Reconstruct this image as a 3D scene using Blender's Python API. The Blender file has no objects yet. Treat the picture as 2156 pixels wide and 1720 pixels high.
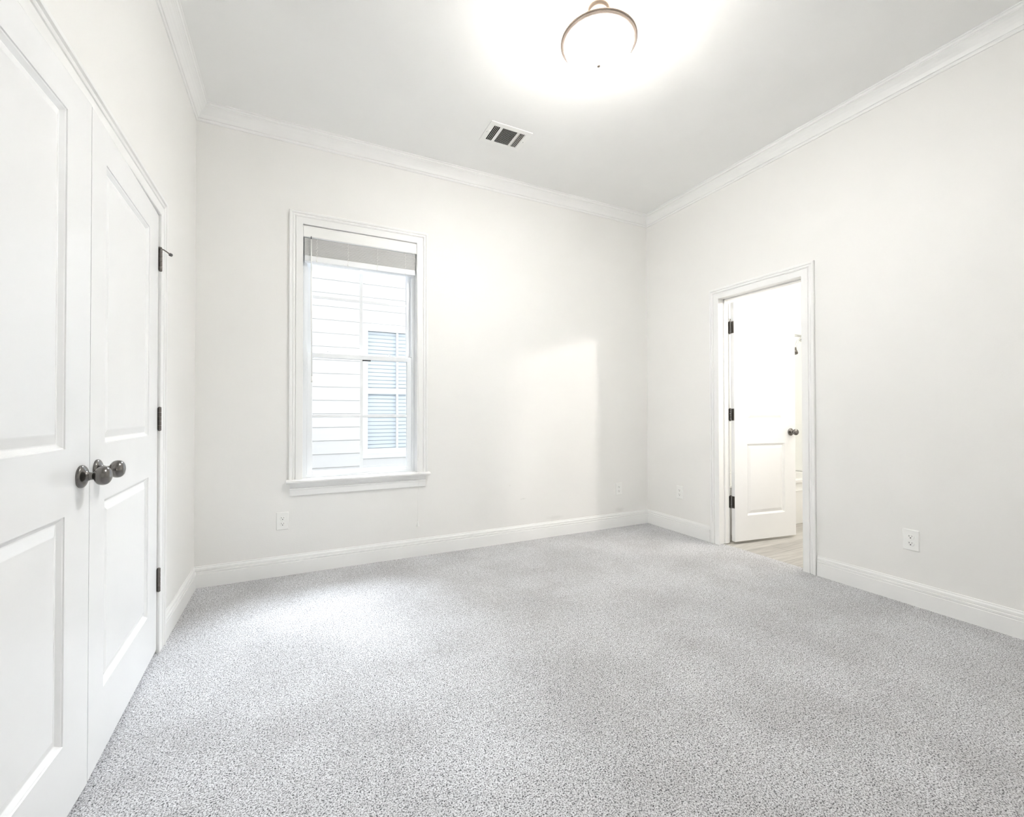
import bpy, bmesh, math
from mathutils import Vector, Matrix

# ------------------------------------------------------------------ camera
SC = bpy.context.scene
COL = SC.collection
IMW = 2156.0
FPX = 930.72
H = 1.12
YAW, PIT, ROL = math.radians(26.0995), math.radians(.5317), math.radians(-.08347)
XL, XR, YB, ZC = -.5803, 3.2256, 3.4437, 3.11      # left wall, right wall, window wall, ceiling
YF = -1.35                                          # wall behind the camera

cam_d = bpy.data.cameras.new('camera')
cam_d.sensor_fit = 'HORIZONTAL'
cam_d.sensor_width = 36.0
cam_d.lens = 36.0 * FPX / IMW
cam_d.clip_start = .02
cam = bpy.data.objects.new('camera', cam_d)
COL.objects.link(cam)
cy, sy, cp, sp, cr, sr = (math.cos(YAW), math.sin(YAW), math.cos(PIT), math.sin(PIT),
                          math.cos(ROL), math.sin(ROL))
r0 = Vector((cy, -sy, 0))
u0 = Vector((-sp * sy, -sp * cy, cp))
d0 = Vector((cp * sy, cp * cy, sp))
rv = r0 * cr + u0 * sr
uv = -r0 * sr + u0 * cr
m = Matrix((rv, uv, -d0)).transposed().to_4x4()
m.translation = Vector((0, 0, H))
cam.matrix_world = m
SC.camera = cam

# ------------------------------------------------------------------ light and exposure
SC.view_settings.view_transform = 'Standard'
SC.view_settings.look = 'None'
SC.view_settings.gamma = 1.0
SC.view_settings.use_curve_mapping = False
SC.view_settings.exposure = 1.0
SC.cycles.use_denoising = True
SC.cycles.max_bounces = 12
SC.cycles.diffuse_bounces = 8
SC.cycles.use_adaptive_sampling = True
SC.cycles.adaptive_threshold = .02
SC.cycles.glossy_bounces = 4
SC.cycles.transparent_max_bounces = 12
SC.cycles.sample_clamp_indirect = 12.0
SC.cycles.caustics_reflective = False
SC.cycles.caustics_refractive = False

W = bpy.data.worlds.new('daylight')
SC.world = W
W.use_nodes = True
bg = W.node_tree.nodes['Background']
bg.inputs['Color'].default_value = (.93, .96, 1.0, 1)
bg.inputs['Strength'].default_value = 0.56


def light(name, kind, loc, energy, color, size=.1, rot=None, **kw):
    d = bpy.data.lights.new(name, kind)
    d.energy = energy
    d.color = color
    if kind == 'POINT':
        d.shadow_soft_size = size
    for k, v in kw.items():
        setattr(d, k, v)
    o = bpy.data.objects.new(name, d)
    o.location = loc
    if rot is not None:
        o.rotation_euler = rot
    COL.objects.link(o)
    return o


sun = light('hazy_sun', 'SUN', (0, 9, 12), 8.8, (.88, .94, 1.0), angle=math.radians(42))
sun.rotation_euler = Vector((-.22, -.66, -.76)).to_track_quat('-Z', 'Y').to_euler()
por = light('window_portal', 'AREA', (.449, YB + .16, 1.555), 1.0, (1, 1, 1), shape='RECTANGLE',
            size=.0)
por.data.size = .82
por.data.size_y = 1.82
por.rotation_euler = (math.radians(-90), 0, 0)
por.data.cycles.is_portal = True
BATH_FILL = light('bath_fill', 'POINT', (4.45, 1.75, 2.75), 21.0, (1.0, .95, .89), .08)  # added fill that brightens the bathroom, no fixture behind it
BATH_SPOT = light('bath_vanity_spot', 'SPOT', (4.40, .97, 2.40), 58.0, (1.0, .94, .87), shadow_soft_size=.06,
                  spot_size=math.radians(66), spot_blend=.9)
BATH_SPOT.rotation_euler = (Vector((1.95, 3.44, .75)) - Vector((4.40, .97, 2.40))).to_track_quat('-Z', 'Y').to_euler()

# ------------------------------------------------------------------ materials


def nt(name):
    mt = bpy.data.materials.new(name)
    mt.use_nodes = True
    t = mt.node_tree
    b = t.nodes['Principled BSDF']
    return mt, t, b


def noise(t, scale, detail=2.0, rough=.5, coord='Object'):
    tc = t.nodes.new('ShaderNodeTexCoord')
    n = t.nodes.new('ShaderNodeTexNoise')
    n.inputs['Scale'].default_value = scale
    n.inputs['Detail'].default_value = detail
    n.inputs['Roughness'].default_value = rough
    t.links.new(tc.outputs[coord], n.inputs['Vector'])
    return n


def ramp(t, src, stops):
    r = t.nodes.new('ShaderNodeValToRGB')
    while len(r.color_ramp.elements) < len(stops):
        r.color_ramp.elements.new(.5)
    for e, (p, c) in zip(r.color_ramp.elements, stops):
        e.position = p
        e.color = (*c, 1)
    t.links.new(src, r.inputs['Fac'])
    return r


def bump(t, b, src, strength, dist):
    bp = t.nodes.new('ShaderNodeBump')
    bp.inputs['Strength'].default_value = strength
    bp.inputs['Distance'].default_value = dist
    t.links.new(src, bp.inputs['Height'])
    t.links.new(bp.outputs['Normal'], b.inputs['Normal'])
    return bp


def paint(name, col, rough=.6, bscale=260, bstr=.05, var=.012, spec=.4):
    mt, t, b = nt(name)
    n = noise(t, 1.7, 3)
    lo = tuple(max(0, c - var) for c in col)
    hi = tuple(min(1, c + var) for c in col)
    r = ramp(t, n.outputs['Fac'], [(.35, lo), (.65, hi)])
    t.links.new(r.outputs['Color'], b.inputs['Base Color'])
    b.inputs['Roughness'].default_value = rough
    b.inputs['Specular IOR Level'].default_value = spec
    if bstr:
        n2 = noise(t, bscale, 3)
        bump(t, b, n2.outputs['Fac'], bstr, .002)
    return mt


M = {}
M['ceiling'] = paint('ceiling_paint', (.87, .87, .86), .9, 160, .08)
M['trim'] = paint('trim_paint', (.87, .87, .86), .38, 90, .03)
M['door'] = paint('door_paint', (.87, .875, .88), .27, 45, .045, spec=.5)
M['rail'] = paint('blind_rail', (.93, .94, .95), .3, 50, 0)  # daylight glare on the bottom rail put into a whiter colour
M['plastic'] = paint('white_plastic', (.88, .88, .86), .35, 50, 0)
M['vinyl'] = paint('window_vinyl', (.86, .88, .90), .35, 50, 0)
M['slat'] = paint('blind_slat', (.66, .66, .65), .5, 50, 0)  # shade under the valance put into a greyer slat colour
M['tub'] = paint('tub_enamel', (.85, .85, .83), .15, 50, 0)
M['surround'] = paint('tub_surround', (.88, .89, .87), .25, 50, 0)
M['bathwall'] = paint('bath_wall_paint', (.86, .86, .85), .7, 160, .05)
M['siding'] = paint('siding_paint', (.82, .81, .80), .6, 40, .05)
M['dark'] = paint('duct_shade_paint', (.004, .004, .004), .9, 50, 0, 0)
M['slot'] = paint('slot_dark', (.03, .03, .03), .7, 50, 0, 0)
M['rubber'] = paint('bumper_rubber', (.18, .18, .18), .7, 50, 0, 0)
M['gravel'] = paint('side_yard_ground', (.22, .22, .21), .9, 30, .2, .03)
M['shade'] = paint('neighbour_blind', (.84, .88, .92), .6, 50, 0)


def wall_paint():
    """warm off-white eggshell with a few faint scuffs near the skirting of the window wall"""
    mt, t, b = nt('wall_paint')
    n = noise(t, 1.3, 3)
    r = ramp(t, n.outputs['Fac'], [(.35, (.835, .828, .808)), (.65, (.855, .848, .828))])
    geo = t.nodes.new('ShaderNodeNewGeometry')
    out = r.outputs['Color']
    wob = noise(t, 22, 3)
    for (px, pz, rx, rz, dk) in ((1.80, .365, .030, .008, .30), (1.775, .362, .012, .005, .2),
                                 (2.12, .168, .11, .022, .14), (2.86, .166, .07, .030, .2),
                                 (1.665, .49, .008, .006, .3)):
        mp = t.nodes.new('ShaderNodeVectorMath')
        mp.operation = 'SUBTRACT'
        mp.inputs[1].default_value = (px, YB, pz)
        t.links.new(geo.outputs['Position'], mp.inputs[0])
        sc = t.nodes.new('ShaderNodeVectorMath')
        sc.operation = 'MULTIPLY'
        sc.inputs[1].default_value = (1 / rx, 20, 1 / rz)
        t.links.new(mp.outputs[0], sc.inputs[0])
        ln = t.nodes.new('ShaderNodeVectorMath')
        ln.operation = 'LENGTH'
        t.links.new(sc.outputs[0], ln.inputs[0])
        ad = t.nodes.new('ShaderNodeMath')
        ad.operation = 'ADD'
        t.links.new(ln.outputs['Value'], ad.inputs[0])
        t.links.new(wob.outputs['Fac'], ad.inputs[1])
        mr = t.nodes.new('ShaderNodeMapRange')
        mr.inputs['From Min'].default_value = .6
        mr.inputs['From Max'].default_value = 1.5
        mr.inputs['To Min'].default_value = dk
        mr.inputs['To Max'].default_value = 0
        t.links.new(ad.outputs[0], mr.inputs['Value'])
        mx = t.nodes.new('ShaderNodeMixRGB')
        mx.inputs['Color2'].default_value = (.42, .41, .38, 1)
        t.links.new(mr.outputs[0], mx.inputs['Fac'])
        t.links.new(out, mx.inputs['Color1'])
        out = mx.outputs['Color']
    t.links.new(out, b.inputs['Base Color'])
    b.inputs['Roughness'].default_value = .5
    b.inputs['Specular IOR Level'].default_value = .4
    n2 = noise(t, 150, 4)
    bump(t, b, n2.outputs['Fac'], .1, .0025)
    return mt


M['wall'] = wall_paint()


def carpet():
    mt, t, b = nt('carpet_pile')
    n1 = noise(t, 230, 3.0, .62)
    n1.inputs['Distortion'].default_value = .6
    n2 = noise(t, 2.4, 4, .55)
    n3 = noise(t, 60, 2, .5)
    r1 = ramp(t, n1.outputs['Fac'], [(.38, (.06, .06, .065)), (.46, (.50, .502, .52)),
                                     (.55, (.90, .902, .925))])
    r3 = ramp(t, n3.outputs['Fac'], [(.3, (.82, .82, .82)), (.7, (1, 1, 1))])
    r2 = ramp(t, n2.outputs['Fac'], [(.36, (.85, .845, .84)), (.62, (1, 1, 1))])
    m1 = t.nodes.new('ShaderNodeMixRGB')
    m1.blend_type = 'MULTIPLY'
    m1.inputs['Fac'].default_value = 1
    t.links.new(r1.outputs['Color'], m1.inputs['Color1'])
    t.links.new(r2.outputs['Color'], m1.inputs['Color2'])
    m2 = t.nodes.new('ShaderNodeMixRGB')
    m2.blend_type = 'MULTIPLY'
    m2.inputs['Fac'].default_value = 1
    t.links.new(m1.outputs['Color'], m2.inputs['Color1'])
    t.links.new(r3.outputs['Color'], m2.inputs['Color2'])
    t.links.new(m2.outputs['Color'], b.inputs['Base Color'])
    b.inputs['Roughness'].default_value = .95
    b.inputs['Specular IOR Level'].default_value = .1
    b.inputs['Sheen Weight'].default_value = .25
    ad = t.nodes.new('ShaderNodeMath')
    ad.operation = 'ADD'
    t.links.new(n1.outputs['Fac'], ad.inputs[0])
    t.links.new(n3.outputs['Fac'], ad.inputs[1])
    bump(t, b, ad.outputs[0], .7, .006)
    return mt


M['carpet'] = carpet()


def vinyl_floor():
    mt, t, b = nt('bath_plank_floor')
    tc = t.nodes.new('ShaderNodeTexCoord')
    br = t.nodes.new('ShaderNodeTexBrick')
    br.offset = .37
    br.inputs['Scale'].default_value = 1
    br.inputs['Brick Width'].default_value = 1.2
    br.inputs['Row Height'].default_value = .15
    br.inputs['Mortar Size'].default_value = .0015
    br.inputs['Color1'].default_value = (.44, .42, .39, 1)
    br.inputs['Color2'].default_value = (.60, .58, .54, 1)
    br.inputs['Mortar'].default_value = (.22, .21, .2, 1)
    t.links.new(tc.outputs['Object'], br.inputs['Vector'])
    mp = t.nodes.new('ShaderNodeMapping')
    mp.inputs['Scale'].default_value = (4, 60, 4)
    t.links.new(tc.outputs['Object'], mp.inputs['Vector'])
    n = t.nodes.new('ShaderNodeTexNoise')
    n.inputs['Scale'].default_value = 1
    n.inputs['Detail'].default_value = 5
    t.links.new(mp.outputs[0], n.inputs['Vector'])
    r = ramp(t, n.outputs['Fac'], [(.3, (.7, .7, .7)), (.7, (1.05, 1.05, 1.05))])
    mx = t.nodes.new('ShaderNodeMixRGB')
    mx.blend_type = 'MULTIPLY'
    mx.inputs['Fac'].default_value = 1
    t.links.new(br.outputs['Color'], mx.inputs['Color1'])
    t.links.new(r.outputs['Color'], mx.inputs['Color2'])
    t.links.new(mx.outputs['Color'], b.inputs['Base Color'])
    b.inputs['Roughness'].default_value = .4
    return mt


M['plank'] = vinyl_floor()


def metal(name, col, rough):
    mt, t, b = nt(name)
    n = noise(t, 60, 2)
    r = ramp(t, n.outputs['Fac'], [(.3, tuple(c * .92 for c in col)), (.7, col)])
    t.links.new(r.outputs['Color'], b.inputs['Base Color'])
    b.inputs['Metallic'].default_value = 1
    b.inputs['Roughness'].default_value = rough
    return mt


M['nickel'] = metal('satin_nickel', (.21, .20, .19), .22)
M['hinge'] = metal('hinge_nickel', (.20, .185, .17), .35)
M['ring'] = metal('lamp_nickel', (.30, .25, .21), .35)
M['bevel'] = metal('lamp_nickel_lit', (.62, .52, .45), .45)  # light from the bowl on the bevel, put into a paler metal
M['chrome'] = metal('chrome', (.75, .76, .76), .12)


def glass():
    """thin window glass: mostly clear, a fresnel share of reflection"""
    mt = bpy.data.materials.new('window_glass')
    mt.use_nodes = True
    t = mt.node_tree
    t.nodes.remove(t.nodes['Principled BSDF'])
    out = t.nodes['Material Output']
    tr = t.nodes.new('ShaderNodeBsdfTransparent')
    tr.inputs['Color'].default_value = (.965, .972, .975, 1)
    gl = t.nodes.new('ShaderNodeBsdfGlossy')
    gl.inputs['Roughness'].default_value = .02
    fr = t.nodes.new('ShaderNodeFresnel')
    fr.inputs['IOR'].default_value = 1.45
    mx = t.nodes.new('ShaderNodeMixShader')
    geo = t.nodes.new('ShaderNodeNewGeometry')          # reflect on the outer faces only
    inv_ = t.nodes.new('ShaderNodeMath')
    inv_.operation = 'SUBTRACT'
    inv_.inputs[0].default_value = 1
    t.links.new(geo.outputs['Backfacing'], inv_.inputs[1])
    mul = t.nodes.new('ShaderNodeMath')
    mul.operation = 'MULTIPLY'
    t.links.new(fr.outputs[0], mul.inputs[0])
    t.links.new(inv_.outputs[0], mul.inputs[1])
    t.links.new(mul.outputs[0], mx.inputs[0])
    t.links.new(tr.outputs[0], mx.inputs[1])
    t.links.new(gl.outputs[0], mx.inputs[2])
    t.links.new(mx.outputs[0], out.inputs['Surface'])
    return mt


M['glass'] = glass()

mt, t_, b_ = nt('frosted_lamp_glass')
b_.inputs['Base Color'].default_value = (.9, .88, .84, 1)
b_.inputs['Roughness'].default_value = .35
b_.inputs['Emission Color'].default_value = (.98, .98, .965, 1)
n_ = noise(t_, 9, 3)
mr_ = t_.nodes.new('ShaderNodeMapRange')
mr_.inputs['To Min'].default_value = 66
mr_.inputs['To Max'].default_value = 74
t_.links.new(n_.outputs['Fac'], mr_.inputs['Value'])
t_.links.new(mr_.outputs[0], b_.inputs['Emission Strength'])
M['lampglass'] = mt
mt, t_, b_ = nt('frosted_lamp_glass_inside')
b_.inputs['Base Color'].default_value = (.9, .88, .84, 1)
b_.inputs['Roughness'].default_value = .5
b_.inputs['Emission Color'].default_value = (1.0, .90, .80, 1)
b_.inputs['Emission Strength'].default_value = 4.0
M['lampinside'] = mt

# ------------------------------------------------------------------ mesh helpers


class MB:
    """collects shapes and links them as one mesh object"""

    def __init__(s):
        s.v, s.f, s.sm = [], [], []

    def add(s, vs, fs, smooth=False):
        o = len(s.v)
        s.v += [tuple(v) for v in vs]
        s.f += [tuple(i + o for i in f) for f in fs]
        s.sm += [smooth] * len(fs)
        return s

    def box(s, a, b):
        x0, y0, z0 = (min(a[i], b[i]) for i in range(3))
        x1, y1, z1 = (max(a[i], b[i]) for i in range(3))
        vs = [(x0, y0, z0), (x1, y0, z0), (x1, y1, z0), (x0, y1, z0),
              (x0, y0, z1), (x1, y0, z1), (x1, y1, z1), (x0, y1, z1)]
        return s.add(vs, [(0, 3, 2, 1), (4, 5, 6, 7), (0, 1, 5, 4), (1, 2, 6, 5), (2, 3, 7, 6), (3, 0, 4, 7)])

    def lathe(s, prof, origin=(0, 0, 0), axis=(0, 0, 1), seg=40, smooth=True, caps=True):
        """prof: (radius, height along axis)"""
        az = Vector(axis).normalized()
        ax = az.orthogonal().normalized()
        ay = az.cross(ax)
        o = Vector(origin)
        vs, fs = [], []
        for (r, h) in prof:
            for k in range(seg):
                a = 2 * math.pi * k / seg
                vs.append(o + az * h + (ax * math.cos(a) + ay * math.sin(a)) * max(r, 1e-5))
        for i in range(len(prof) - 1):
            for k in range(seg):
                k2 = (k + 1) % seg
                fs.append((i * seg + k, i * seg + k2, (i + 1) * seg + k2, (i + 1) * seg + k))
        if caps:
            fs.append(tuple(range(seg))[::-1])
            fs.append(tuple((len(prof) - 1) * seg + k for k in range(seg)))
        return s.add(vs, fs, smooth)

    def tube(s, pts, r, seg=10, smooth=True):
        pts = [Vector(p) for p in pts]
        vs, fs = [], []
        ref = None
        for i, p in enumerate(pts):
            d = (pts[min(i + 1, len(pts) - 1)] - pts[max(i - 1, 0)]).normalized()
            if ref is None:
                ref = d.orthogonal().normalized()
            ax = (ref - d * ref.dot(d)).normalized()
            ref = ax
            ay = d.cross(ax)
            rr = r[i] if isinstance(r, (list, tuple)) else r
            for k in range(seg):
                a = 2 * math.pi * k / seg
                vs.append(p + (ax * math.cos(a) + ay * math.sin(a)) * rr)
        for i in range(len(pts) - 1):
            for k in range(seg):
                k2 = (k + 1) % seg
                fs.append((i * seg + k, i * seg + k2, (i + 1) * seg + k2, (i + 1) * seg + k))
        fs.append(tuple(range(seg))[::-1])
        fs.append(tuple((len(pts) - 1) * seg + k for k in range(seg)))
        return s.add(vs, fs, smooth)

    def strip(s, p0, p1, nrm, prof, m0=0, m1=0, up=(0, 0, 1), closed=True):
        """profile (out, up) swept from p0 to p1; m0/m1 = 1 pulls the end in by 'out' (inside mitre),
        -1 pushes it out"""
        p0, p1, nrm, up = Vector(p0), Vector(p1), Vector(nrm), Vector(up)
        d = (p1 - p0).normalized()
        n = len(prof)
        vs = [p0 + nrm * a + up * b + d * (a * m0) for a, b in prof]
        vs += [p1 + nrm * a + up * b - d * (a * m1) for a, b in prof]
        fs = [(i, (i + 1) % n, n + (i + 1) % n, n + i) for i in range(n if closed else n - 1)]
        if closed:
            fs += [tuple(range(n))[::-1], tuple(range(n, 2 * n))]
        return s.add(vs, fs)

    def build(s, name, mat, parent=None, loc=(0, 0, 0), bevel=0, fix=True):
        me = bpy.data.meshes.new(name)
        me.from_pydata(s.v, [], s.f)
        me.materials.append(mat)
        me.polygons.foreach_set('use_smooth', s.sm)
        me.update()
        if fix:
            b = bmesh.new()
            b.from_mesh(me)
            bmesh.ops.recalc_face_normals(b, faces=b.faces)
            b.to_mesh(me)
            b.free()
        o = bpy.data.objects.new(name, me)
        o.location = loc
        COL.objects.link(o)
        if parent is not None:
            o.parent = parent
        if bevel:
            md = o.modifiers.new('bevel', 'BEVEL')
            md.width = bevel
            md.segments = 2
            md.limit_method = 'ANGLE'
            md.angle_limit = math.radians(40)
        return o


def tag(o, label=None, cat=None, group=None, kind=None):
    if label:
        o['label'] = label
    if cat:
        o['category'] = cat
    if group:
        o['group'] = group
    if kind:
        o['kind'] = kind
    return o


def struct(o, label, cat):
    return tag(o, label, cat, kind='structure')


def empty(name, loc, rz=0):
    o = bpy.data.objects.new(name, None)
    o.empty_display_size = .05
    o.location = loc
    o.rotation_euler = (0, 0, rz)
    COL.objects.link(o)
    return o


def copy_tree(o, parent=None):
    kids = [c for c in bpy.data.objects if c.parent == o]
    c = o.copy()
    COL.objects.link(c)
    c.parent = parent
    for k in kids:
        copy_tree(k, c)
    return c


# ------------------------------------------------------------------ shell
T = .12
TR = .138                                   # the bathroom wall is a little thicker
# window opening and door openings
WX0, WX1, WZ0, WZ1 = .046, .853, .655, 2.452
DY0, DY1, DZ = 1.893, 2.600, 2.088
CY0, CY1, CZ = .915, 2.598, 2.060
BX1, BY0 = 5.22, .70                       # bathroom extents

fl = MB().box((XL - T, YF - T, -.10), (XR + .055, YB + T, 0)).build('floor', M['carpet'])
struct(fl, 'light grey speckled cut pile carpet over the whole room', 'carpet floor')
fb = MB().box((XR + .055, BY0 - .02, -.10), (BX1 + T, YB + T, -.006)).build('floor_bathroom', M['plank'])
struct(fb, 'grey wood look plank floor beyond the open door', 'plank floor')
ce = MB().box((XL - T, YF - T, ZC), (BX1 + T, YB + T, ZC + .12)).build('ceiling', M['ceiling'])
struct(ce, 'white painted flat ceiling with a lamp and an air vent', 'ceiling')

w = MB()
w.box((XL - T, YB, -.1), (WX0 - .012, YB + T, ZC)).box((WX1 + .012, YB, -.1), (XR + T, YB + T, ZC))
w.box((WX0 - .012, YB, -.1), (WX1 + .012, YB + T, WZ0 - .02)).box((WX0 - .012, YB, WZ1 + .012), (WX1 + .012, YB + T, ZC))
struct(w.build('wall_back', M['wall']), 'warm off-white wall holding the tall window', 'wall')
w = MB()
w.box((XR, YF - T, -.1), (XR + TR, DY0 - .019, ZC)).box((XR, DY1 + .019, -.1), (XR + TR, YB, ZC))
w.box((XR, DY0 - .019, DZ + .019), (XR + TR, DY1 + .019, ZC))
struct(w.build('wall_right', M['wall']), 'warm off-white wall with the open bathroom doorway', 'wall')
w = MB()
w.box((XL - T, YF - T, -.1), (XL, CY0 - .019, ZC)).box((XL - T, CY1 + .019, -.1), (XL, YB, ZC))
w.box((XL - T, CY0 - .019, CZ + .019), (XL, CY1 + .019, ZC))
struct(w.build('wall_left', M['wall']), 'off-white wall with the white double closet doors', 'wall')
w = MB().box((XL - T, YF - T, -.1), (XR + T, YF, ZC))
struct(w.build('wall_front', M['wall']), 'plain off-white wall opposite the window', 'wall')
w = MB()
w.box((XL - T - .6, CY0 - .1, -.1), (XL - T - .57, CY1 + .1, 2.6))
w.box((XL - T - .6, CY0 - .13, -.1), (XL - T, CY0 - .1, 2.6)).box((XL - T - .6, CY1 + .1, -.1), (XL - T, CY1 + .13, 2.6))
w.box((XL - T - .6, CY0 - .1, 2.57), (XL - T, CY1 + .1, 2.6)).box((XL - T - .6, CY0 - .1, -.1), (XL - T, CY1 + .1, 0))
struct(w.build('wall_closet', M['wall']), 'closet interior walls behind the double doors', 'wall')
w = MB()
w.box((BX1, BY0, -.1), (BX1 + T, YB + T, ZC)).box((XR + TR, YB, -.1), (BX1, YB + T, ZC))
w.box((XR + TR, BY0 - T, -.1), (BX1 + T, BY0, ZC))
struct(w.build('wall_bathroom', M['bathwall']), 'white bathroom walls beyond the open door', 'wall')

BASE = [(0, 0), (.014, 0), (.014, .086), (.0115, .0885), (.0115, .0905), (.0140, .093), (.0140, .1030),
        (.0050, .1045), (.0050, .1095), (.0095, .1110), (.0085, .121), (.0045, .128), (.0040, .1345), (0, .136)]
CROWN = [(0, 3.008), (.007, 3.008), (.0105, 3.014), (.0105, 3.019), (.0065, 3.022), (.0065, 3.026), (.014, 3.028),
         (.016, 3.034), (.021, 3.048), (.030, 3.064), (.042, 3.077), (.052, 3.084), (.056, 3.086), (.056, 3.091),
         (.062, 3.093), (.066, 3.100), (.066, 3.103), (.074, 3.105), (.074, ZC), (0, ZC)]
CWL = .088                                  # casing width


def casing_prof():
    return [(0, 0), (0, .0100), (.002, .0120), (.044, .0120), (.0470, .0045), (.0505, .0045), (.053, .012),
            (.060, .0150), (.066, .0105), (.070, .0105), (.073, .0175), (.084, .019), (.088, .016), (.088, 0)]


struct(MB().strip((XL, YB, 0), (XR, YB, 0), (0, -1, 0), BASE, 1, 1).build('baseboard_back', M['trim']),
       'white baseboard under the window wall', 'baseboard')
struct(MB().strip((XR, YB, 0), (XR, DY1 - .005 + CWL, 0), (-1, 0, 0), BASE, 1, 0).build('baseboard_right', M['trim']),
       'short white baseboard between far corner and bathroom door', 'baseboard')
struct(MB().strip((XR, DY0 + .005 - CWL, 0), (XR, YF, 0), (-1, 0, 0), BASE, 0, 1).build('baseboard_right', M['trim']),
       'long white baseboard right of the bathroom door', 'baseboard')
struct(MB().strip((XL, CY1 - .005 + CWL, 0), (XL, YB, 0), (1, 0, 0), BASE, 0, 1).build('baseboard_left', M['trim']),
       'short white baseboard between closet and far left corner', 'baseboard')
struct(MB().strip((XL, YF, 0), (XL, CY0 + .005 - CWL, 0), (1, 0, 0), BASE, 1, 0).build('baseboard_left', M['trim']),
       'white baseboard on the near side of the closet', 'baseboard')
struct(MB().strip((XL, YF, 0), (XR, YF, 0), (0, 1, 0), BASE, 1, 1).build('baseboard_front', M['trim']),
       'white baseboard opposite the window wall', 'baseboard')
for i, (a, b, n, lab) in enumerate((((XL, YB, 0), (XR, YB, 0), (0, -1, 0), 'white crown moulding above the window'),
                                    ((XR, YF, 0), (XR, YB, 0), (-1, 0, 0), 'white crown moulding above the bathroom door wall'),
                                    ((XL, YF, 0), (XL, YB, 0), (1, 0, 0), 'white crown moulding above the closet wall'),
                                    ((XL, YF, 0), (XR, YF, 0), (0, 1, 0), 'white crown moulding opposite the window wall'))):
    struct(MB().strip(a, b, n, CROWN, 1, 1).build('trim_%d' % (i + 1), M['trim']), lab, 'crown moulding')


def casing(mb, origin, ux, nrm, x0, x1, z0, z1, legs_z0=None):
    """three-sided mitred casing round the opening x0..x1 (along ux), head at z1, inner edge 5 mm back"""
    prof = casing_prof()
    o, ux, nrm = Vector(origin), Vector(ux), Vector(nrm)
    up = Vector((0, 0, 1))
    path = [(x0, z0, -1, 0), (x0, z1, -1, 1), (x1, z1, 1, 1), (x1, z0, 1, 0)]
    n = len(prof)
    vs, fs = [], []
    for (x, z, mx, mz) in path:
        for (wd, th) in prof:
            vs.append(o + ux * (x + mx * wd) + up * (z + mz * wd) + nrm * th)
    for k in range(3):
        for i in range(n):
            j = (i + 1) % n
            fs.append((k * n + i, k * n + j, (k + 1) * n + j, (k + 1) * n + i))
    fs += [tuple(range(n)), tuple(range(3 * n, 4 * n))]
    return mb.add(vs, fs)


# bathroom door casing + jamb
struct(casing(MB(), (XR, 0, 0), (0, 1, 0), (-1, 0, 0), DY0 + .012, DY1 - .012, 0, DZ - .006).build('trim_5', M['trim']),
       'white moulded casing around the open bathroom doorway', 'door casing')
jb = MB()
jb.box((XR + .0005, DY1, 0), (XR + TR, DY1 + .019, DZ)).box((XR + .0005, DY0 - .019, 0), (XR + TR, DY0, DZ))
jb.box((XR + .0005, DY0 - .019, DZ), (XR + TR, DY1 + .019, DZ + .019))
jb.box((XR + .068, DY1 - .011, 0), (XR + .112, DY1, DZ)).box((XR + .068, DY0, 0), (XR + .112, DY0 + .011, DZ))
jb.box((XR + .068, DY0, DZ - .011), (XR + .112, DY1, DZ))
struct(jb.build('trim_6', M['trim'], bevel=.0012), 'white jamb and stop lining the bathroom doorway', 'door jamb')
# closet casing + jamb
struct(casing(MB(), (XL, 0, 0), (0, 1, 0), (1, 0, 0), CY0 + .006, CY1 - .006, 0, CZ - .006).build('trim_7', M['trim']),
       'white moulded casing around the closet double doors', 'door casing')
jb = MB()
jb.box((XL - T, CY1, 0), (XL - .0005, CY1 + .019, CZ)).box((XL - T, CY0 - .019, 0), (XL - .0005, CY0, CZ))
jb.box((XL - T, CY0 - .019, CZ), (XL - .0005, CY1 + .019, CZ + .019))
jb.box((XL - .075, CY1 - .011, 0), (XL - .045, CY1, CZ)).box((XL - .075, CY0, 0), (XL - .045, CY0 + .011, CZ))
jb.box((XL - .075, CY0, CZ - .011), (XL - .045, CY1, CZ))
struct(jb.build('trim_8', M['trim'], bevel=.0012), 'white jamb and stop lining the closet opening', 'door jamb')
# threshold strip between carpet and planks sits under the closed door line

# ------------------------------------------------------------------ doors


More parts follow.
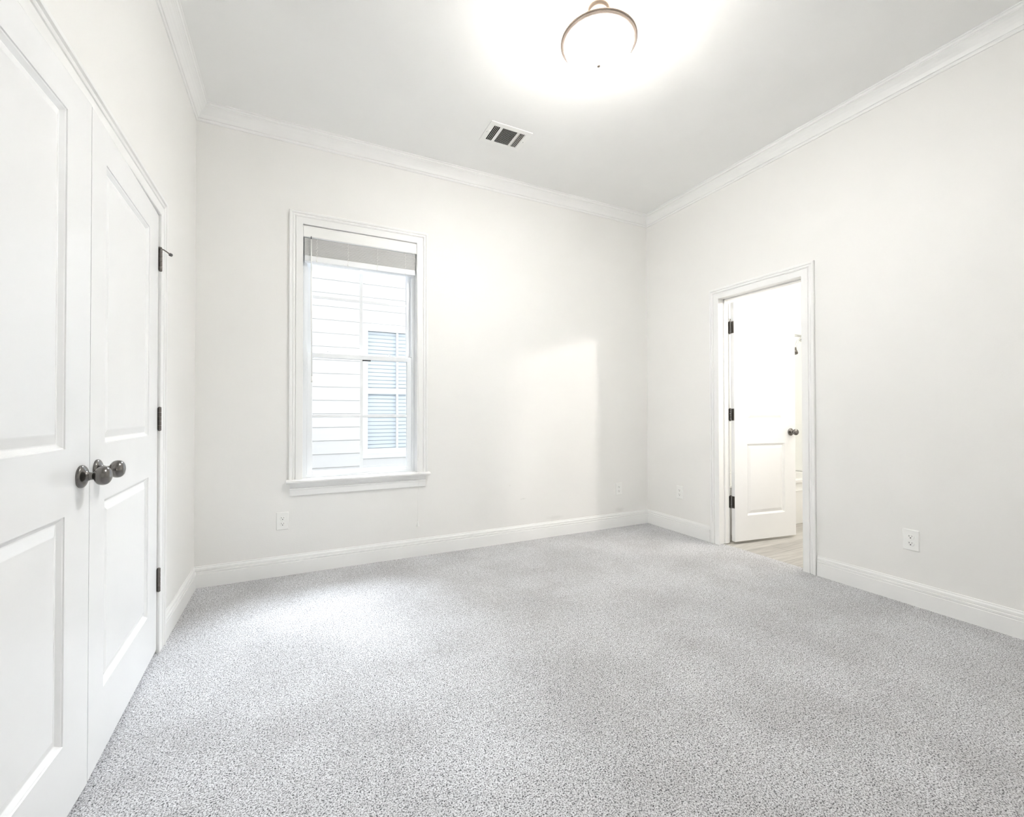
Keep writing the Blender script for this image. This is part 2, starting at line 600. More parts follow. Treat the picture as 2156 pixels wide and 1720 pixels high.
def door_mesh(wd, ht, th, us, vs_):
    """two-panel moulded door; us = panel left/right, vs_ = (low0, low1, up0, up1) from door foot"""
    mb = MB()
    cu = [0, us[0], us[1], wd]
    cv = [0, vs_[0], vs_[1], vs_[2], vs_[3], ht]
    rings = [(0, 0), (.0015, .0030), (.0045, .0042), (.0145, .0125), (.0175, .0125), (.040, .0052), (.043, .0045)]
    for side in (0, 1):
        def P(u, v, d):
            return (u, d if side == 0 else th - d, v)
        for i in range(3):
            for j in range(5):
                if i == 1 and j in (1, 3):
                    continue
                mb.add([P(cu[i], cv[j], 0), P(cu[i + 1], cv[j], 0), P(cu[i + 1], cv[j + 1], 0), P(cu[i], cv[j + 1], 0)],
                       [(0, 1, 2, 3)])
        for (a, b) in ((cv[1], cv[2]), (cv[3], cv[4])):
            vv = []
            for (ins, dep) in rings:
                vv += [P(us[0] + ins, a + ins, dep), P(us[1] - ins, a + ins, dep),
                       P(us[1] - ins, b - ins, dep), P(us[0] + ins, b - ins, dep)]
            ff = []
            for k in range(len(rings) - 1):
                for q in range(4):
                    q2 = (q + 1) % 4
                    ff.append((4 * k + q, 4 * k + q2, 4 * k + 4 + q2, 4 * k + 4 + q))
            k = 4 * (len(rings) - 1)
            ff.append((k, k + 1, k + 2, k + 3))
            mb.add(vv, ff)
    for j in range(5):
        mb.add([(0, 0, cv[j]), (0, th, cv[j]), (0, th, cv[j + 1]), (0, 0, cv[j + 1])], [(0, 1, 2, 3)])
        mb.add([(wd, 0, cv[j]), (wd, th, cv[j]), (wd, th, cv[j + 1]), (wd, 0, cv[j + 1])], [(0, 1, 2, 3)])
    for i in range(3):
        mb.add([(cu[i], 0, 0), (cu[i + 1], 0, 0), (cu[i + 1], th, 0), (cu[i], th, 0)], [(0, 1, 2, 3)])
        mb.add([(cu[i], 0, ht), (cu[i + 1], 0, ht), (cu[i + 1], th, ht), (cu[i], th, ht)], [(0, 1, 2, 3)])
    # weld
    me_v, idx, remap = [], {}, []
    for v in mb.v:
        k = tuple(round(c, 5) for c in v)
        if k not in idx:
            idx[k] = len(me_v)
            me_v.append(v)
        remap.append(idx[k])
    mb.f = [tuple(remap[i] for i in f) for f in mb.f]
    mb.v = me_v
    return mb


ROSE = [(.0325, 0), (.0330, .003), (.0315, .007), (.026, .0105), (.018, .0135), (.0135, .017), (.0118, .021)]
KNOB = [(.0112, .020), (.0108, .026), (.0118, .0305), (.0150, .0330), (.0205, .0365), (.0252, .0415), (.0272, .0475),
        (.0274, .0530), (.0258, .0590), (.0220, .0640), (.0160, .0675), (.008, .0690), (.0005, .0693)]


def smooth_profile(p, n=4):
    out = []
    for i in range(len(p) - 1):
        a, b, c, d = p[max(i - 1, 0)], p[i], p[i + 1], p[min(i + 2, len(p) - 1)]
        for k in range(n):
            t = k / n
            out.append(tuple(.5 * (2 * b[q] + (c[q] - a[q]) * t + (2 * a[q] - 5 * b[q] + 4 * c[q] - d[q]) * t * t
                                   + (3 * b[q] - a[q] - 3 * c[q] + d[q]) * t ** 3) for q in (0, 1)))
    return out + [p[-1]]


ROSE = smooth_profile(ROSE)
KNOB = smooth_profile(KNOB)


def add_knob(door, u, z, side=-1, th=.035):
    """side -1: on the face y=0 towards -y; +1 on the far face"""
    y = 0 if side < 0 else th
    k = MB().lathe(KNOB, (u, y, z), (0, side, 0), 48).build('door_knob', M['nickel'], door)
    MB().lathe(ROSE, (u, y, z), (0, side, 0), 48).build('rose', M['nickel'], k)
    return k


def add_hinge(door, x, y, zc, leafs, h=.102, r=.0068):
    """barrel at (x,y) in door space, leafs = list of (a,b) boxes in door space"""
    b = MB()
    n = 5
    for k in range(n):
        z0 = zc - h / 2 + k * h / n
        b.lathe([(r * .9, .0004), (r, .0012), (r, h / n - .0012), (r * .9, h / n - .0004)], (x, y, z0), (0, 0, 1), 20)
    b.lathe([(r * 1.05, 0), (r * 1.05, .002), (r * .6, .005), (.0008, .006)], (x, y, zc + h / 2), (0, 0, 1), 20)
    b.lathe([(r * 1.05, 0), (r * 1.05, .002), (r * .6, .005), (.0008, .006)], (x, y, zc - h / 2), (0, 0, -1), 20)
    hg = b.build('hinge', M['hinge'], door)
    for (p, q) in leafs:
        MB().box((p[0], p[1], zc - h / 2), (q[0], q[1], zc + h / 2)).build('hinge_leaf', M['hinge'], hg, bevel=.0005)
    return hg


TH = .035
# far closet leaf: origin at its free edge, x runs to the hinge side
F2 = Vector((-.5560, 1.757, .018))
H2 = Vector((-.5795, 2.588, .018))
w2 = (H2 - F2).length
a2 = math.atan2(H2.y - F2.y, H2.x - F2.x)
d2 = door_mesh(w2, 2.032, TH, (.128, .675), (.212, .822, 1.004, 1.918)).build('door_2', M['door'])
d2.location = F2
d2.rotation_euler = (0, 0, a2)
struct(d2, 'far leaf of the white two-panel closet double doors', 'door')
add_knob(d2, .055, .925)
for zc in (.322, 1.075, 1.825):
    hg = add_hinge(d2, w2 + .0045, -.0070, zc, [((w2 - .0060, -.0012, 0), (w2 + .0020, .0002, 0)), ((w2 - .0006, .001, 0), (w2 + .0004, .030, 0)),
                                               ((w2 + .0045, .002, 0), (w2 + .0058, .030, 0))])
    if zc > 1.5:
        s = MB().tube([(w2 + .003, -.006, zc + .052), (w2 + .012, -.018, zc + .050), (w2 + .030, -.028, zc + .046),
                       (w2 + .050, -.036, zc + .043)], .0028, 10)
        s.lathe([(.0075, -.003), (.0085, 0), (.0075, .003)], (w2 + .003, -.0045, zc + .055), (0, 0, 1), 20)
        s.tube([(w2 + .003, -.006, zc + .052), (w2 - .012, -.012, zc + .050)], .0035, 10)
        st = s.build('door_stop', M['hinge'], hg)
        MB().lathe([(.004, -.004), (.0075, -.004), (.0075, .004), (.004, .004)], (w2 + .052, -.037, zc + .0425), (.86, -.5, 0),
                   24).build('stop_bumper', M['rubber'], hg)

# near closet leaf: origin at its hinge side
F1 = Vector((-.5545, 1.749, .018))
H1 = Vector((-.5795, .925, .018))
w1 = (F1 - H1).length
a1 = math.atan2(F1.y - H1.y, F1.x - H1.x)
d1 = door_mesh(w1, 2.032, TH, (w1 - .686, w1 - .143), (.205, .822, 1.004, 1.930)).build('door_1', M['door'])
d1.location = H1
d1.rotation_euler = (0, 0, a1)
struct(d1, 'near leaf of the white closet double doors, cut by the frame', 'door')
add_knob(d1, w1 - .055, .919)
for zc in (.322, 1.075, 1.825):
    add_hinge(d1, -.003, -.0045, zc, [((-.0004, .001, 0), (.0006, .030, 0)), ((-.0058, .002, 0), (-.0045, .030, 0))])

# bathroom door, swung into the bathroom
H3 = Vector((3.365, 2.5535, .016))
F3 = Vector((4.057, 2.4630, .016))
w3 = (F3 - H3).length
a3 = math.atan2(F3.y - H3.y, F3.x - H3.x)
d3 = door_mesh(w3, 2.050, TH, (.139, .568), (.214, .830, 1.037, 1.947)).build('door_3', M['door'])
d3.location = H3
d3.rotation_euler = (0, 0, a3)
struct(d3, 'white two-panel door standing open into the bathroom', 'door')
add_knob(d3, w3 - .058, .927)
add_knob(d3, w3 - .058, .927, 1)
for zc in (.334, 1.084, 1.834):
    hg = add_hinge(d3, -.004, .0405, zc, [((-.0016, .002, 0), (0, .031, 0))])
    q = MB().box((XR + .114, DY1 - .0018, H3.z + zc - .05), (XR + .1375, DY1 - .0002, H3.z + zc + .05)).build('hinge_leaf', M['hinge'], hg)
    q.matrix_parent_inverse = (Matrix.Translation(Vector(H3) + Vector((0, 0, 0))) @ Matrix.Rotation(a3, 4, 'Z')).inverted()
    if zc > 1.5:
        MB().tube([(-.004, .0405, zc + .052), (-.012, .030, zc + .062), (-.016, .022, zc + .072)], .003, 10).build(
            'door_stop', M['hinge'], hg)

# ------------------------------------------------------------------ window
win = empty('window_1', (0, 0, 0))
struct(win, 'tall white double-hung window with grilles on the back wall', 'window')
casing(MB(), (0, YB, 0), (1, 0, 0), (0, -1, 0), WX0, WX1, WZ0, WZ1).build('window_casing', M['trim'], win)
STOOL = [(0, 0), (.040, 0), (.0465, .004), (.0485, .011), (.0465, .018), (.040, .022), (0, .022)]
st = MB().strip((WX0 - .103, YB, .633), (WX1 + .100, YB, .633), (0, -1, 0), STOOL)
st.box((WX0 - .012, YB, .633), (WX1 + .012, YB + .115, .655))
st.build('window_stool', M['trim'], win)
APR = [(0, -.092), (.009, -.092), (.012, -.088), (.012, -.050), (.016, -.047), (.016, -.040), (.010, -.036),
       (.010, -.032), (.020, -.029), (.023, -.018), (.030, -.008), (.034, 0), (0, 0)]
MB().strip((WX0 - .080, YB, .633), (WX1 + .068, YB, .633), (0, -1, 0), APR).build('window_apron', M['trim'], win)
j = MB()
j.box((WX0 - .012, YB + .0005, WZ0), (WX0, YB + .115, WZ1 + .012)).box((WX1, YB + .0005, WZ0), (WX1 + .012, YB + .115, WZ1 + .012))
j.box((WX0, YB + .0005, WZ1), (WX1, YB + .115, WZ1 + .012))
j.build('window_jamb', M['trim'], win)
fr = MB()
Y1, Y2 = YB + .055, YB + .118
fr.box((WX0, Y1, WZ0), (WX0 + .026, Y2, WZ1)).box((WX1 - .026, Y1, WZ0), (WX1, Y2, WZ1))
fr.box((WX0 + .026, Y1, WZ1 - .028), (WX1 - .026, Y2, WZ1)).box((WX0 + .026, Y1, WZ0), (WX1 - .026, Y2, WZ0 + .014))
# track ribs beside the upper sash
for s in (0, 1):
    xa = WX0 + .026 if s == 0 else WX1 - .026
    sg = 1 if s == 0 else -1
    fr.box((xa, Y1 + .004, 1.56), (xa + sg * .005, Y1 + .008, WZ1 - .028))
    fr.box((xa, Y1 + .020, 1.56), (xa + sg * .008, Y1 + .024, WZ1 - .028))
fr.build('window_frame', M['vinyl'], win, bevel=.001)


def sash(name, x0, x1, z0, z1, ya, yb, st_, rb, rt, mz):
    """sash ring + muntins; mz = height of the cross bar"""
    s = MB()
    s.box((x0, ya, z0), (x0 + st_, yb, z1)).box((x1 - st_, ya, z0), (x1, yb, z1))
    s.box((x0 + st_, ya, z0), (x1 - st_, yb, z0 + rb)).box((x0 + st_, ya, z1 - rt), (x1 - st_, yb, z1))
    o = s.build(name, M['vinyl'], win, bevel=.0015)
    ym = (ya + yb) / 2
    g = MB().box((x0 + st_ - .003, ym - .002, z0 + rb - .003), (x1 - st_ + .003, ym + .002, z1 - rt + .003))
    g.build('window_glass', M['glass'], o)
    xm = (x0 + x1) / 2
    mu = MB()
    mu.box((xm - .011, ym - .009, z0 + rb), (xm + .011, ym - .003, z1 - rt))
    mu.box((x0 + st_, ym - .0088, mz - .011), (xm - .011, ym - .0032, mz + .011))
    mu.box((xm + .011, ym - .0088, mz - .011), (x1 - st_, ym - .0032, mz + .011))
    mu.build('muntin', M['vinyl'], o, bevel=.0015)
    return o


SX0, SX1 = WX0 + .027, WX1 - .027
up_s = sash('upper_sash', SX0, SX1, 1.527, WZ1 - .028, YB + .089, YB + .115, .034, .030, .034, 1.972)
lo_s = sash('lower_sash', SX0, SX1, WZ0 + .014, 1.556, YB + .060, YB + .086, .036, .030, .034, 1.095)
for xx in (.235, .665):                     # two cam locks on the check rail
    k = MB().box((xx - .018, YB + .062, 1.556), (xx + .018, YB + .084, 1.560))
    k.lathe([(.008, .0), (.008, .005), (.004, .008)], (xx, YB + .073, 1.560), (0, 0, 1), 20)
    k.tube([(xx, YB + .073, 1.565), (xx - .012, YB + .068, 1.571), (xx - .026, YB + .064, 1.569)], [.004, .0035, .003], 8)
    k.build('sash_lock', M['vinyl'], lo_s)
MB().box((.455, YB + .0595, 1.512), (.515, YB + .0600, 1.521)).build('sash_label', M['slot'], lo_s)

# ------------------------------------------------------------------ raised blind
bl = empty('window_blind', (.449, YB + .02, 2.44))
tag(bl, 'white faux-wood blind pulled up to the head of the window', 'window blind')
inv = Matrix.Translation(-Vector(bl.location))


def bpart(o):
    o.matrix_parent_inverse = inv
    return o


BXA, BXB = WX0 + .003, WX1 - .004
VAL = [(0, -.010), (.003, -.012), (.006, -.006), (.006, .060), (.003, .066), (.003, .069), (0, .070)]
v = MB().strip((BXA - .001, YB - .002, 2.378), (BXB + .001, YB - .002, 2.378), (0, -1, 0), VAL)
v.box((BXA - .001, YB - .002, 2.368), (BXA + .002, YB + .045, 2.446)).box((BXB - .002, YB - .002, 2.368), (BXB + .001, YB + .045, 2.446))
bpart(v.build('valance', M['plastic'], bl))
bpart(MB().box((BXA + .004, YB + .004, 2.392), (BXB - .004, YB + .046, 2.444)).build('head_rail', M['plastic'], bl, bevel=.001))
s = MB()
ns = 30
for i in range(ns):
    z = 2.2395 + i * .0042
    dy = .0012 * math.sin(i * 2.3)
    s.box((BXA + .006, YB + .003 + dy, z), (BXB - .006, YB + .049 + dy, z + .0029))
bpart(s.build('slat_stack', M['slat'], bl))
bpart(MB().box((BXA + .006, YB + .001, 2.198), (BXB - .006, YB + .050, 2.2390)).build('bottom_rail', M['rail'], bl, bevel=.004))
for xx in (.135, .345, .555, .765):
    c = MB()
    for yy in (YB + .0005, YB + .0515):
        pts = []
        for i in range(26):
            z = 2.195 + i * .0078
            pts.append((xx + .0045 * math.sin(i * 1.9), yy - (.0015 if yy < YB + .02 else -.0015) * abs(math.sin(i * 1.3)), z))
        c.tube(pts, .0011, 6)
    c.lathe([(.005, 0), (.005, .002), (.001, .003)], (xx, YB + .001, 2.205), (0, -1, 0), 16)
    c.lathe([(.0045, 0), (.0045, .002), (.001, .003)], (xx, YB + .004, 2.384), (0, -1, 0), 16)
    bpart(c.build('ladder_cord', M['plastic'], bl))
wd_ = MB().tube([(.0975, YB - .012, 2.352), (.0985, YB - .013, 2.0), (.1035, YB - .014, 1.38)], .0042, 10)
wd_.tube([(.1035, YB - .014, 1.38), (.1040, YB - .014, 1.336)], [.0052, .0058], 10)
wand = bpart(wd_.build('tilt_wand', M['plastic'], bl))
bpart(MB().tube([(.0975, YB + .006, 2.378), (.0975, YB - .010, 2.372), (.0975, YB - .012, 2.348)], .0026, 8).build(
    'wand_hook', M['slot'], bl))
c = MB()
CX = .8600
c.tube([(CX - .03, YB + .002, 2.388), (CX - .012, YB - .010, 2.30), (CX - .006, YB - .020, 2.20), (CX, YB - .022, 1.75), (CX + .004, YB - .022, 1.35),
        (CX + .012, YB - .022, 1.03), (CX + .015, YB - .022, .93), (CX + .008, YB - .022, .885), (CX + .001, YB - .022, .80),
        (CX, YB - .024, .765)], .0012, 6)
c.tube([(CX - .038, YB + .002, 2.388), (CX - .018, YB - .012, 2.30), (CX - .008, YB - .022, 2.20), (CX + .001, YB - .024, 1.6),
        (CX + .006, YB - .024, 1.15), (CX + .008, YB - .024, .98), (CX + .004, YB - .024, .90), (CX, YB - .025, .765)], .0012, 6)
c.lathe([(.002, 0), (.0042, .004), (.0042, .016), (.002, .022)], (CX, YB - .0245, .745), (0, 0, 1), 14)
c.tube([(CX, YB - .0245, .748), (CX - .001, YB - .054, .662), (CX - .001, YB - .056, .62), (CX - .002, YB - .030, .50), (CX - .002, YB - .024, .262)], .0011, 6)
cd = bpart(c.build('lift_cord', M['plastic'], bl))
tl = MB().lathe([(.002, 0), (.0035, -.004), (.0050, -.015), (.0110, -.036), (.0108, -.040), (.003, -.041)],
                (CX - .002, YB - .024, .276), (0, 0, 1), 20)
tl = tl.build('cord_tassel', M['plastic'], bl)
bpart(tl)

# ------------------------------------------------------------------ ceiling lamp
LX, LY = 1.3345, 1.7496
lp = empty('ceiling_lamp', (LX, LY, ZC))
tag(lp, 'semi-flush ceiling lamp with frosted glass bowl and nickel ring, lit', 'ceiling lamp')


def lpart(o):
    o.matrix_parent_inverse = Matrix.Translation(-Vector((LX, LY, ZC)))
    return o


lpart(MB().lathe([(.001, ZC - .030), (.044, ZC - .030), (.050, ZC - .026), (.057, ZC - .014), (.060, ZC - .006), (.060, ZC - .0005)],
                 (LX, LY, 0), (0, 0, 1), 64).build('canopy', M['ring'], lp))
lpart(MB().lathe([(.007, 2.84), (.007, ZC - .028)], (LX, LY, 0), (0, 0, 1), 20).build('stem', M['ring'], lp))
lpart(MB().lathe([(.1660, 2.9235), (.1675, 2.9222), (.1815, 2.9330), (.1812, 2.9340), (.1665, 2.9245)], (LX, LY, 0), (0, 0, 1), 96,
                 caps=False).build('rim_bevel', M['bevel'], lp))
lpart(MB().lathe([(.1665, 2.9255), (.1815, 2.9345), (.1830, 2.9340), (.1850, 2.9365), (.1850, 2.9440), (.1830, 2.9455),
                  (.1780, 2.9450), (.1700, 2.9370), (.1665, 2.9330), (.1665, 2.9255)],
                 (LX, LY, 0), (0, 0, 1), 96, caps=False).build('rim_ring', M['ring'], lp))
bw = []
for i in range(15):
    a = math.radians(90 * i / 14)
    bw.append((.1665 * math.sin(a), 2.927 - .084 * math.cos(a)))
prof = bw + [(.1640, 2.930)] + [(r * .975, z + .004) for r, z in bw[::-1]]
prof[0] = (.0072, bw[0][1])
prof[-1] = (.0072, bw[0][1] + .004)
bowl = lpart(MB().lathe(prof, (LX, LY, 0), (0, 0, 1), 96, caps=False).build('glass_bowl', M['lampglass'], lp))
bowl.data.materials.append(M['lampinside'])
for i_, p_ in enumerate(bowl.data.polygons):
    p_.material_index = 0 if i_ < 14 * 96 else 1
lpart(MB().lathe([(.0015, 2.818), (.0085, 2.8195), (.0095, 2.824), (.0085, 2.834), (.0120, 2.838), (.0120, 2.8425), (.003, 2.8435)],
                 (LX, LY, 0), (0, 0, 1), 32).build('finial', M['ring'], lp))
LAMP = light('lamp_bulb', 'POINT', (LX + .07, LY - .03, 2.985), 1.8, (1.0, .90, .80), .035)
LAMP2 = light('lamp_bulb', 'POINT', (LX - .06, LY + .05, 2.985), 1.8, (1.0, .90, .80), .035)

# ------------------------------------------------------------------ ceiling vent
VX0, VX1, VY0, VY1 = 1.194, 1.512, 2.742, 2.980
vt = empty('ceiling_vent', ((VX0 + VX1) / 2, (VY0 + VY1) / 2, ZC))
tag(vt, 'white three-way air vent register set in the ceiling', 'air vent')
vinv = Matrix.Translation(-Vector(vt.location))


def vpart(o):
    o.matrix_parent_inverse = vinv
    return o


VA, VB_ = 2.780, 2.950                       # louvre field in y
secs = [(1.232, 1.277), (1.298, 1.411), (1.430, 1.474)]
f = MB()
zt, zb = ZC - .0005, ZC - .006
f.box((VX0, VY0, zb), (VX1, VA, zt)).box((VX0, VB_, zb), (VX1, VY1, zt))
xs = [VX0, secs[0][0], secs[0][1], secs[1][0], secs[1][1], secs[2][0], secs[2][1], VX1]
for a, b in ((0, 1), (2, 3), (4, 5), (6, 7)):
    f.box((xs[a], VA, zb), (xs[b], VB_, zt))
vpart(f.build('vent_frame', M['plastic'], vt, bevel=.001))
vpart(MB().box((VX0 + .02, VY0 + .02, ZC - .0016), (VX1 - .02, VY1 - .02, ZC - .0004)).build('duct_shade', M['dark'], vt))  # black sheet painted in for the shade inside the duct


def blade(mb, a, b, d, half, zc, ang):
    """thin slanted blade between a and b (2D), d = lateral unit"""
    a, b, d = Vector((*a, zc)), Vector((*b, zc)), Vector((*d, 0))
    o1 = d * (half * math.cos(ang)) + Vector((0, 0, half * math.sin(ang)))
    tk = Vector((0, 0, .0004))
    vs = [a - o1 - tk, a + o1 - tk, b + o1 - tk, b - o1 - tk, a - o1 + tk, a + o1 + tk, b + o1 + tk, b - o1 + tk]
    mb.add(vs, [(0, 3, 2, 1), (4, 5, 6, 7), (0, 1, 5, 4), (1, 2, 6, 5), (2, 3, 7, 6), (3, 0, 4, 7)])


n = 17
for k in range(n):
    y = VA + (k + .5) * (VB_ - VA) / n
    b = MB()
    blade(b, (secs[1][0], y), (secs[1][1], y), (0, 1), .0019, ZC - .0042, math.radians(35))
    vpart(b.build('louvre', M['plastic'], vt))
for si, ang in ((0, 150), (2, 30)):
    for k in range(3 if si == 0 else 4):
        nn = 3 if si == 0 else 4
        x = secs[si][0] + (k + (1.0 if si == 0 else .55)) * (secs[si][1] - secs[si][0]) / (nn + (1 if si == 0 else 0))
        b = MB()
        blade(b, (x, VA), (x, VB_), (1, 0), .0008 if si == 0 else .0034, ZC - .0042, math.radians(ang))
        vpart(b.build('louvre', M['plastic'], vt))
vpart(MB().box((1.214, 2.838, ZC - .011), (1.226, 2.888, ZC - .006)).build('damper_lever', M['plastic'], vt, bevel=.001))
for (x, y) in ((1.207, 2.862), (1.494, 2.862)):
    vpart(MB().lathe([(.004, 0), (.0035, .0012), (.001, .0016)], (x, y, zb), (0, 0, -1), 16).build('screw', M['chrome'], vt))

# ------------------------------------------------------------------ outlets


def outlet():
    """duplex outlet, back on y=0, facing -y, centred on the origin"""
    root = empty('wall_outlet', (0, 0, 0))
    pw, ph = .0385, .0605
    vs = []
    for (k, d) in ((0, 0), (0, -.003), (.003, -.0058), (.005, -.0062)):
        vs += [(-pw + k, d, -ph + k), (pw - k, d, -ph + k), (pw - k, d, ph - k), (-pw + k, d, ph - k)]
    fs = [(4 * i + q, 4 * i + (q + 1) % 4, 4 * i + 4 + (q + 1) % 4, 4 * i + 4 + q) for i in range(3) for q in range(4)]
    fs += [(0, 3, 2, 1), (12, 13, 14, 15)]
    MB().add(vs, fs).build('cover_plate', M['plastic'], root)
    for s_ in (1, -1):
        zc = s_ * .0195
        pts = []
        for k in range(36):
            a = 2 * math.pi * k / 36
            pts.append((.0172 * math.cos(a), max(-.0132, min(.0132, .0172 * math.sin(a)))))
        vs = [(x, -.0055, zc + z) for x, z in pts] + [(x, -.0078, zc + z) for x, z in pts] + [(x * .94, -.0083, zc + z * .94) for x, z in pts]
        fs = [(i + r_ * 36, (i + 1) % 36 + r_ * 36, (i + 1) % 36 + 36 + r_ * 36, i + 36 + r_ * 36) for r_ in (0, 1) for i in range(36)]
        fs.append(tuple(range(72, 108)))
        rc = MB().add(vs, fs).build('receptacle', M['plastic'], root)
        sl = MB().box((-.0078, -.0086, zc - .0005), (-.0056, -.0080, zc + .0080)).box((.0056, -.0086, zc + .0005), (.0076, -.0080, zc + .0070))
        sl.lathe([(.0030, 0), (.0030, .0008)], (0, -.0080, zc - .0070), (0, -1, 0), 16, smooth=False)
        sl.build('socket_slot', M['slot'], rc)
    MB().lathe([(.0032, 0), (.0028, .001), (.0005, .0013)], (0, -.0062, 0), (0, -1, 0), 16).build('screw', M['plastic'], root)
    return root


spots = [((-.0775, YB - .0002, .375), 0, 'white duplex outlet low on the wall left of the window'),
         ((2.8510, YB - .0002, .371), 0, 'white duplex outlet on the window wall near the far corner'),
         ((XR - .0002, 3.021, .374), -math.pi / 2, 'white duplex outlet between the far corner and the bathroom door'),
         ((XR - .0002, 1.2970, .3745), -math.pi / 2, 'white duplex outlet on the right wall nearest the camera')]
ot = outlet()
for i, (loc, rz, lab) in enumerate(spots):
    o = ot if i == 0 else copy_tree(ot)
    o.location = loc
    o.rotation_euler = (0, 0, rz)
    tag(o, lab, 'outlet', 'duplex outlets around the room')

# ------------------------------------------------------------------ bathroom things
TY = 2.730
tb = MB()
TX0, TX1, TZ = XR + TR + .004, BX1 - .004, .44
ring_o = [(TX0, TY), (TX1, TY), (TX1, YB - .004), (TX0, YB - .004)]
ins = [(TX0 + .08, TY + .07), (TX1 - .08, TY + .07), (TX1 - .08, YB - .06), (TX0 + .08, YB - .06)]
low = [(TX0 + .16, TY + .13), (TX1 - .16, TY + .13), (TX1 - .16, YB - .13), (TX0 + .16, YB - .13)]
vs = [(*p, TZ) for p in ring_o] + [(*p, TZ) for p in ins] + [(*p, .09) for p in low] + [(*p, TZ - .03) for p in ring_o]
fs = [(q, (q + 1) % 4, 4 + (q + 1) % 4, 4 + q) for q in range(4)] + [(4 + q, 4 + (q + 1) % 4, 8 + (q + 1) % 4, 8 + q) for q in range(4)]
fs += [(8, 9, 10, 11)] + [(q, (q + 1) % 4, 12 + (q + 1) % 4, 12 + q) for q in range(4)]
tb.add(vs, fs)
tub = tb.build('bathtub', M['tub'], bevel=.006)
tag(tub, 'white bathtub glimpsed past the edge of the open bathroom door', 'bathtub')
ap = MB().box((TX0, TY + .012, -.004), (TX1, TY + .030, .41)).box((TX0, TY + .002, .326), (TX1, TY + .012, .338))
ap.build('apron', M['tub'], tub, bevel=.002)
sr_ = MB().box((TX0, YB - .012, .44), (TX1, YB - .004, 2.2)).box((TX0, TY, .445), (TX0 + .008, YB - .012, 2.2))
sr_.box((TX1 - .008, TY, .445), (TX1, YB - .012, 2.2))
sr_.box((TX0, YB - .030, 2.185), (TX1, YB - .012, 2.215))
srd = sr_.build('trim_9', M['surround'])
struct(srd, 'white tub surround panels on the bathroom wall', 'tub surround')
rod = MB().tube([(TX0 + .01, TY + .03, 1.90), (TX1 - .01, TY + .03, 1.90)], .0125, 16)
ro = rod.build('shower_rod', M['chrome'])
tag(ro, 'thin metal shower curtain rod above the bathtub', 'shower rod')
for xx, d in ((TX0 + .008, 1), (TX1 - .008, -1)):
    MB().lathe([(.03, 0), (.03, .006), (.016, .016), (.014, .022)], (xx, TY + .03, 1.90), (d, 0, 0), 24).build('rod_flange', M['chrome'], ro)
# shower
SHY, SHX = 3.08, TX1 - .008
sh = MB().tube([(SHX, SHY, 1.955), (SHX - .035, SHY, 1.957), (SHX - .075, SHY, 1.935), (SHX - .105, SHY, 1.885), (SHX - .125, SHY, 1.845)], .010, 14)
sh.lathe([(.028, 0), (.028, .005), (.012, .012)], (SHX, SHY, 1.955), (-1, 0, 0), 24)
sho = sh.build('wall_shower', M['chrome'])
tag(sho, 'chrome shower head on its arm above the tub end', 'shower head')
MB().lathe([(.012, 0), (.018, .02), (.040, .055), (.042, .066), (.038, .070)], (SHX - .123, SHY, 1.850), (-.45, 0, -.89), 28).build(
    'shower_head', M['hinge'], sho)

# ------------------------------------------------------------------ outside
gr = MB().box((-14, YB + T + .02, -.75), (16, 30, -.6)).build('ground_outside', M['gravel'])
tag(gr, 'pale side yard ground between the two houses', 'ground', kind='structure')
NY = 6.30
nh = empty('neighboring_house', (1.5, NY, -.6))
tag(nh, 'white lap-sided house seen through the window', 'house')
ninv = Matrix.Translation(-Vector(nh.location))


def npart(o):
    o.matrix_parent_inverse = ninv
    return o


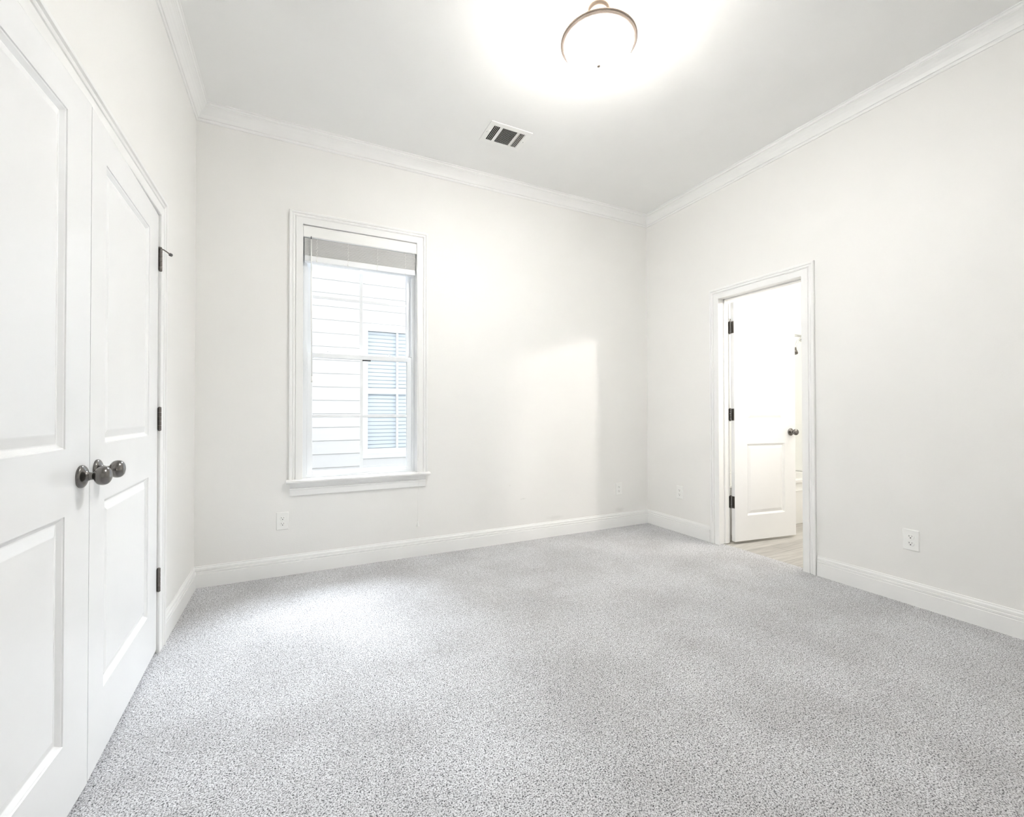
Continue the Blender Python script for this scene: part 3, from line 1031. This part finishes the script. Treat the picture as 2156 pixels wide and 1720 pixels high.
NX0, NX1, NZ0, NZ1 = .886, 2.00, .5547, 2.2408      # glass zone of the far window
TX = .068
s = MB()
EXPO = .1768
z = 2.343 - EXPO * 17
while z < 3.2:
    zt_ = z + EXPO
    segs = [(-6, 9)]
    if zt_ > NZ0 - .056 and z < NZ1 + .066:
        segs = [(-6, NX0 - TX), (NX1 + TX, 9)]
    for (xa, xb) in segs:
        s.add([(xa, NY - .024, z + .006), (xb, NY - .024, z + .006), (xb, NY - .006, zt_), (xa, NY - .006, zt_),
               (xa, NY - .001, z + .006), (xb, NY - .001, z + .006), (xa, NY - .001, zt_), (xb, NY - .001, zt_)],
              [(0, 1, 2, 3), (4, 5, 1, 0), (3, 2, 7, 6)])
    z = zt_
npart(s.build('siding', M['siding'], nh, fix=False))
s = MB().box((-6, NY + .0, -.8), (NX0, NY + .2, 3.5)).box((NX1, NY, -.8), (9, NY + .2, 3.5))
s.box((NX0, NY, -.8), (NX1, NY + .2, NZ0)).box((NX0, NY, NZ1), (NX1, NY + .2, 3.5))
npart(s.build('wall', M['siding'], nh))
s = MB().box((-6.3, NY - .12, 3.36), (9.3, NY + 3.5, 3.5))
npart(s.build('roof', M['siding'], nh))
s = MB()
s.box((NX0 - TX, NY - .026, NZ0 - .056), (NX0, NY + .03, NZ1 + .066)).box((NX1, NY - .026, NZ0 - .056), (NX1 + TX, NY + .03, NZ1 + .066))
s.box((NX0, NY - .026, NZ1), (NX1, NY + .03, NZ1 + .066)).box((NX0, NY - .026, NZ0 - .056), (NX1, NY + .03, NZ0))
s.box((NX0, NY - .010, 1.382), (NX1, NY + .03, 1.458)).box((NX0, NY + .004, NZ0), (NX1, NY + .03, NZ0 + .075))
s.box((1.272, NY + .002, NZ0 + .07), (1.302, NY + .02, NZ1)).box((1.60, NY + .002, NZ0 + .07), (1.63, NY + .02, NZ1))
nw = npart(s.build('window', M['vinyl'], nh))
g = MB().box((NX0, NY + .022, NZ0), (NX1, NY + .026, NZ1)).build('pane', M['glass'], nw)
b = MB()
z = NZ0 + .08
while z < NZ1 - .03:
    b.add([(NX0, NY + .050, z), (NX1, NY + .050, z), (NX1, NY + .062, z + .045), (NX0, NY + .062, z + .045)], [(0, 1, 2, 3)])
    z += .0525
b.box((NX0, NY + .09, NZ0), (NX1, NY + .1, NZ1))
b.build('blind', M['shade'], nw)
for o in list(nw.children):
    o.matrix_parent_inverse = Matrix.Identity(4)
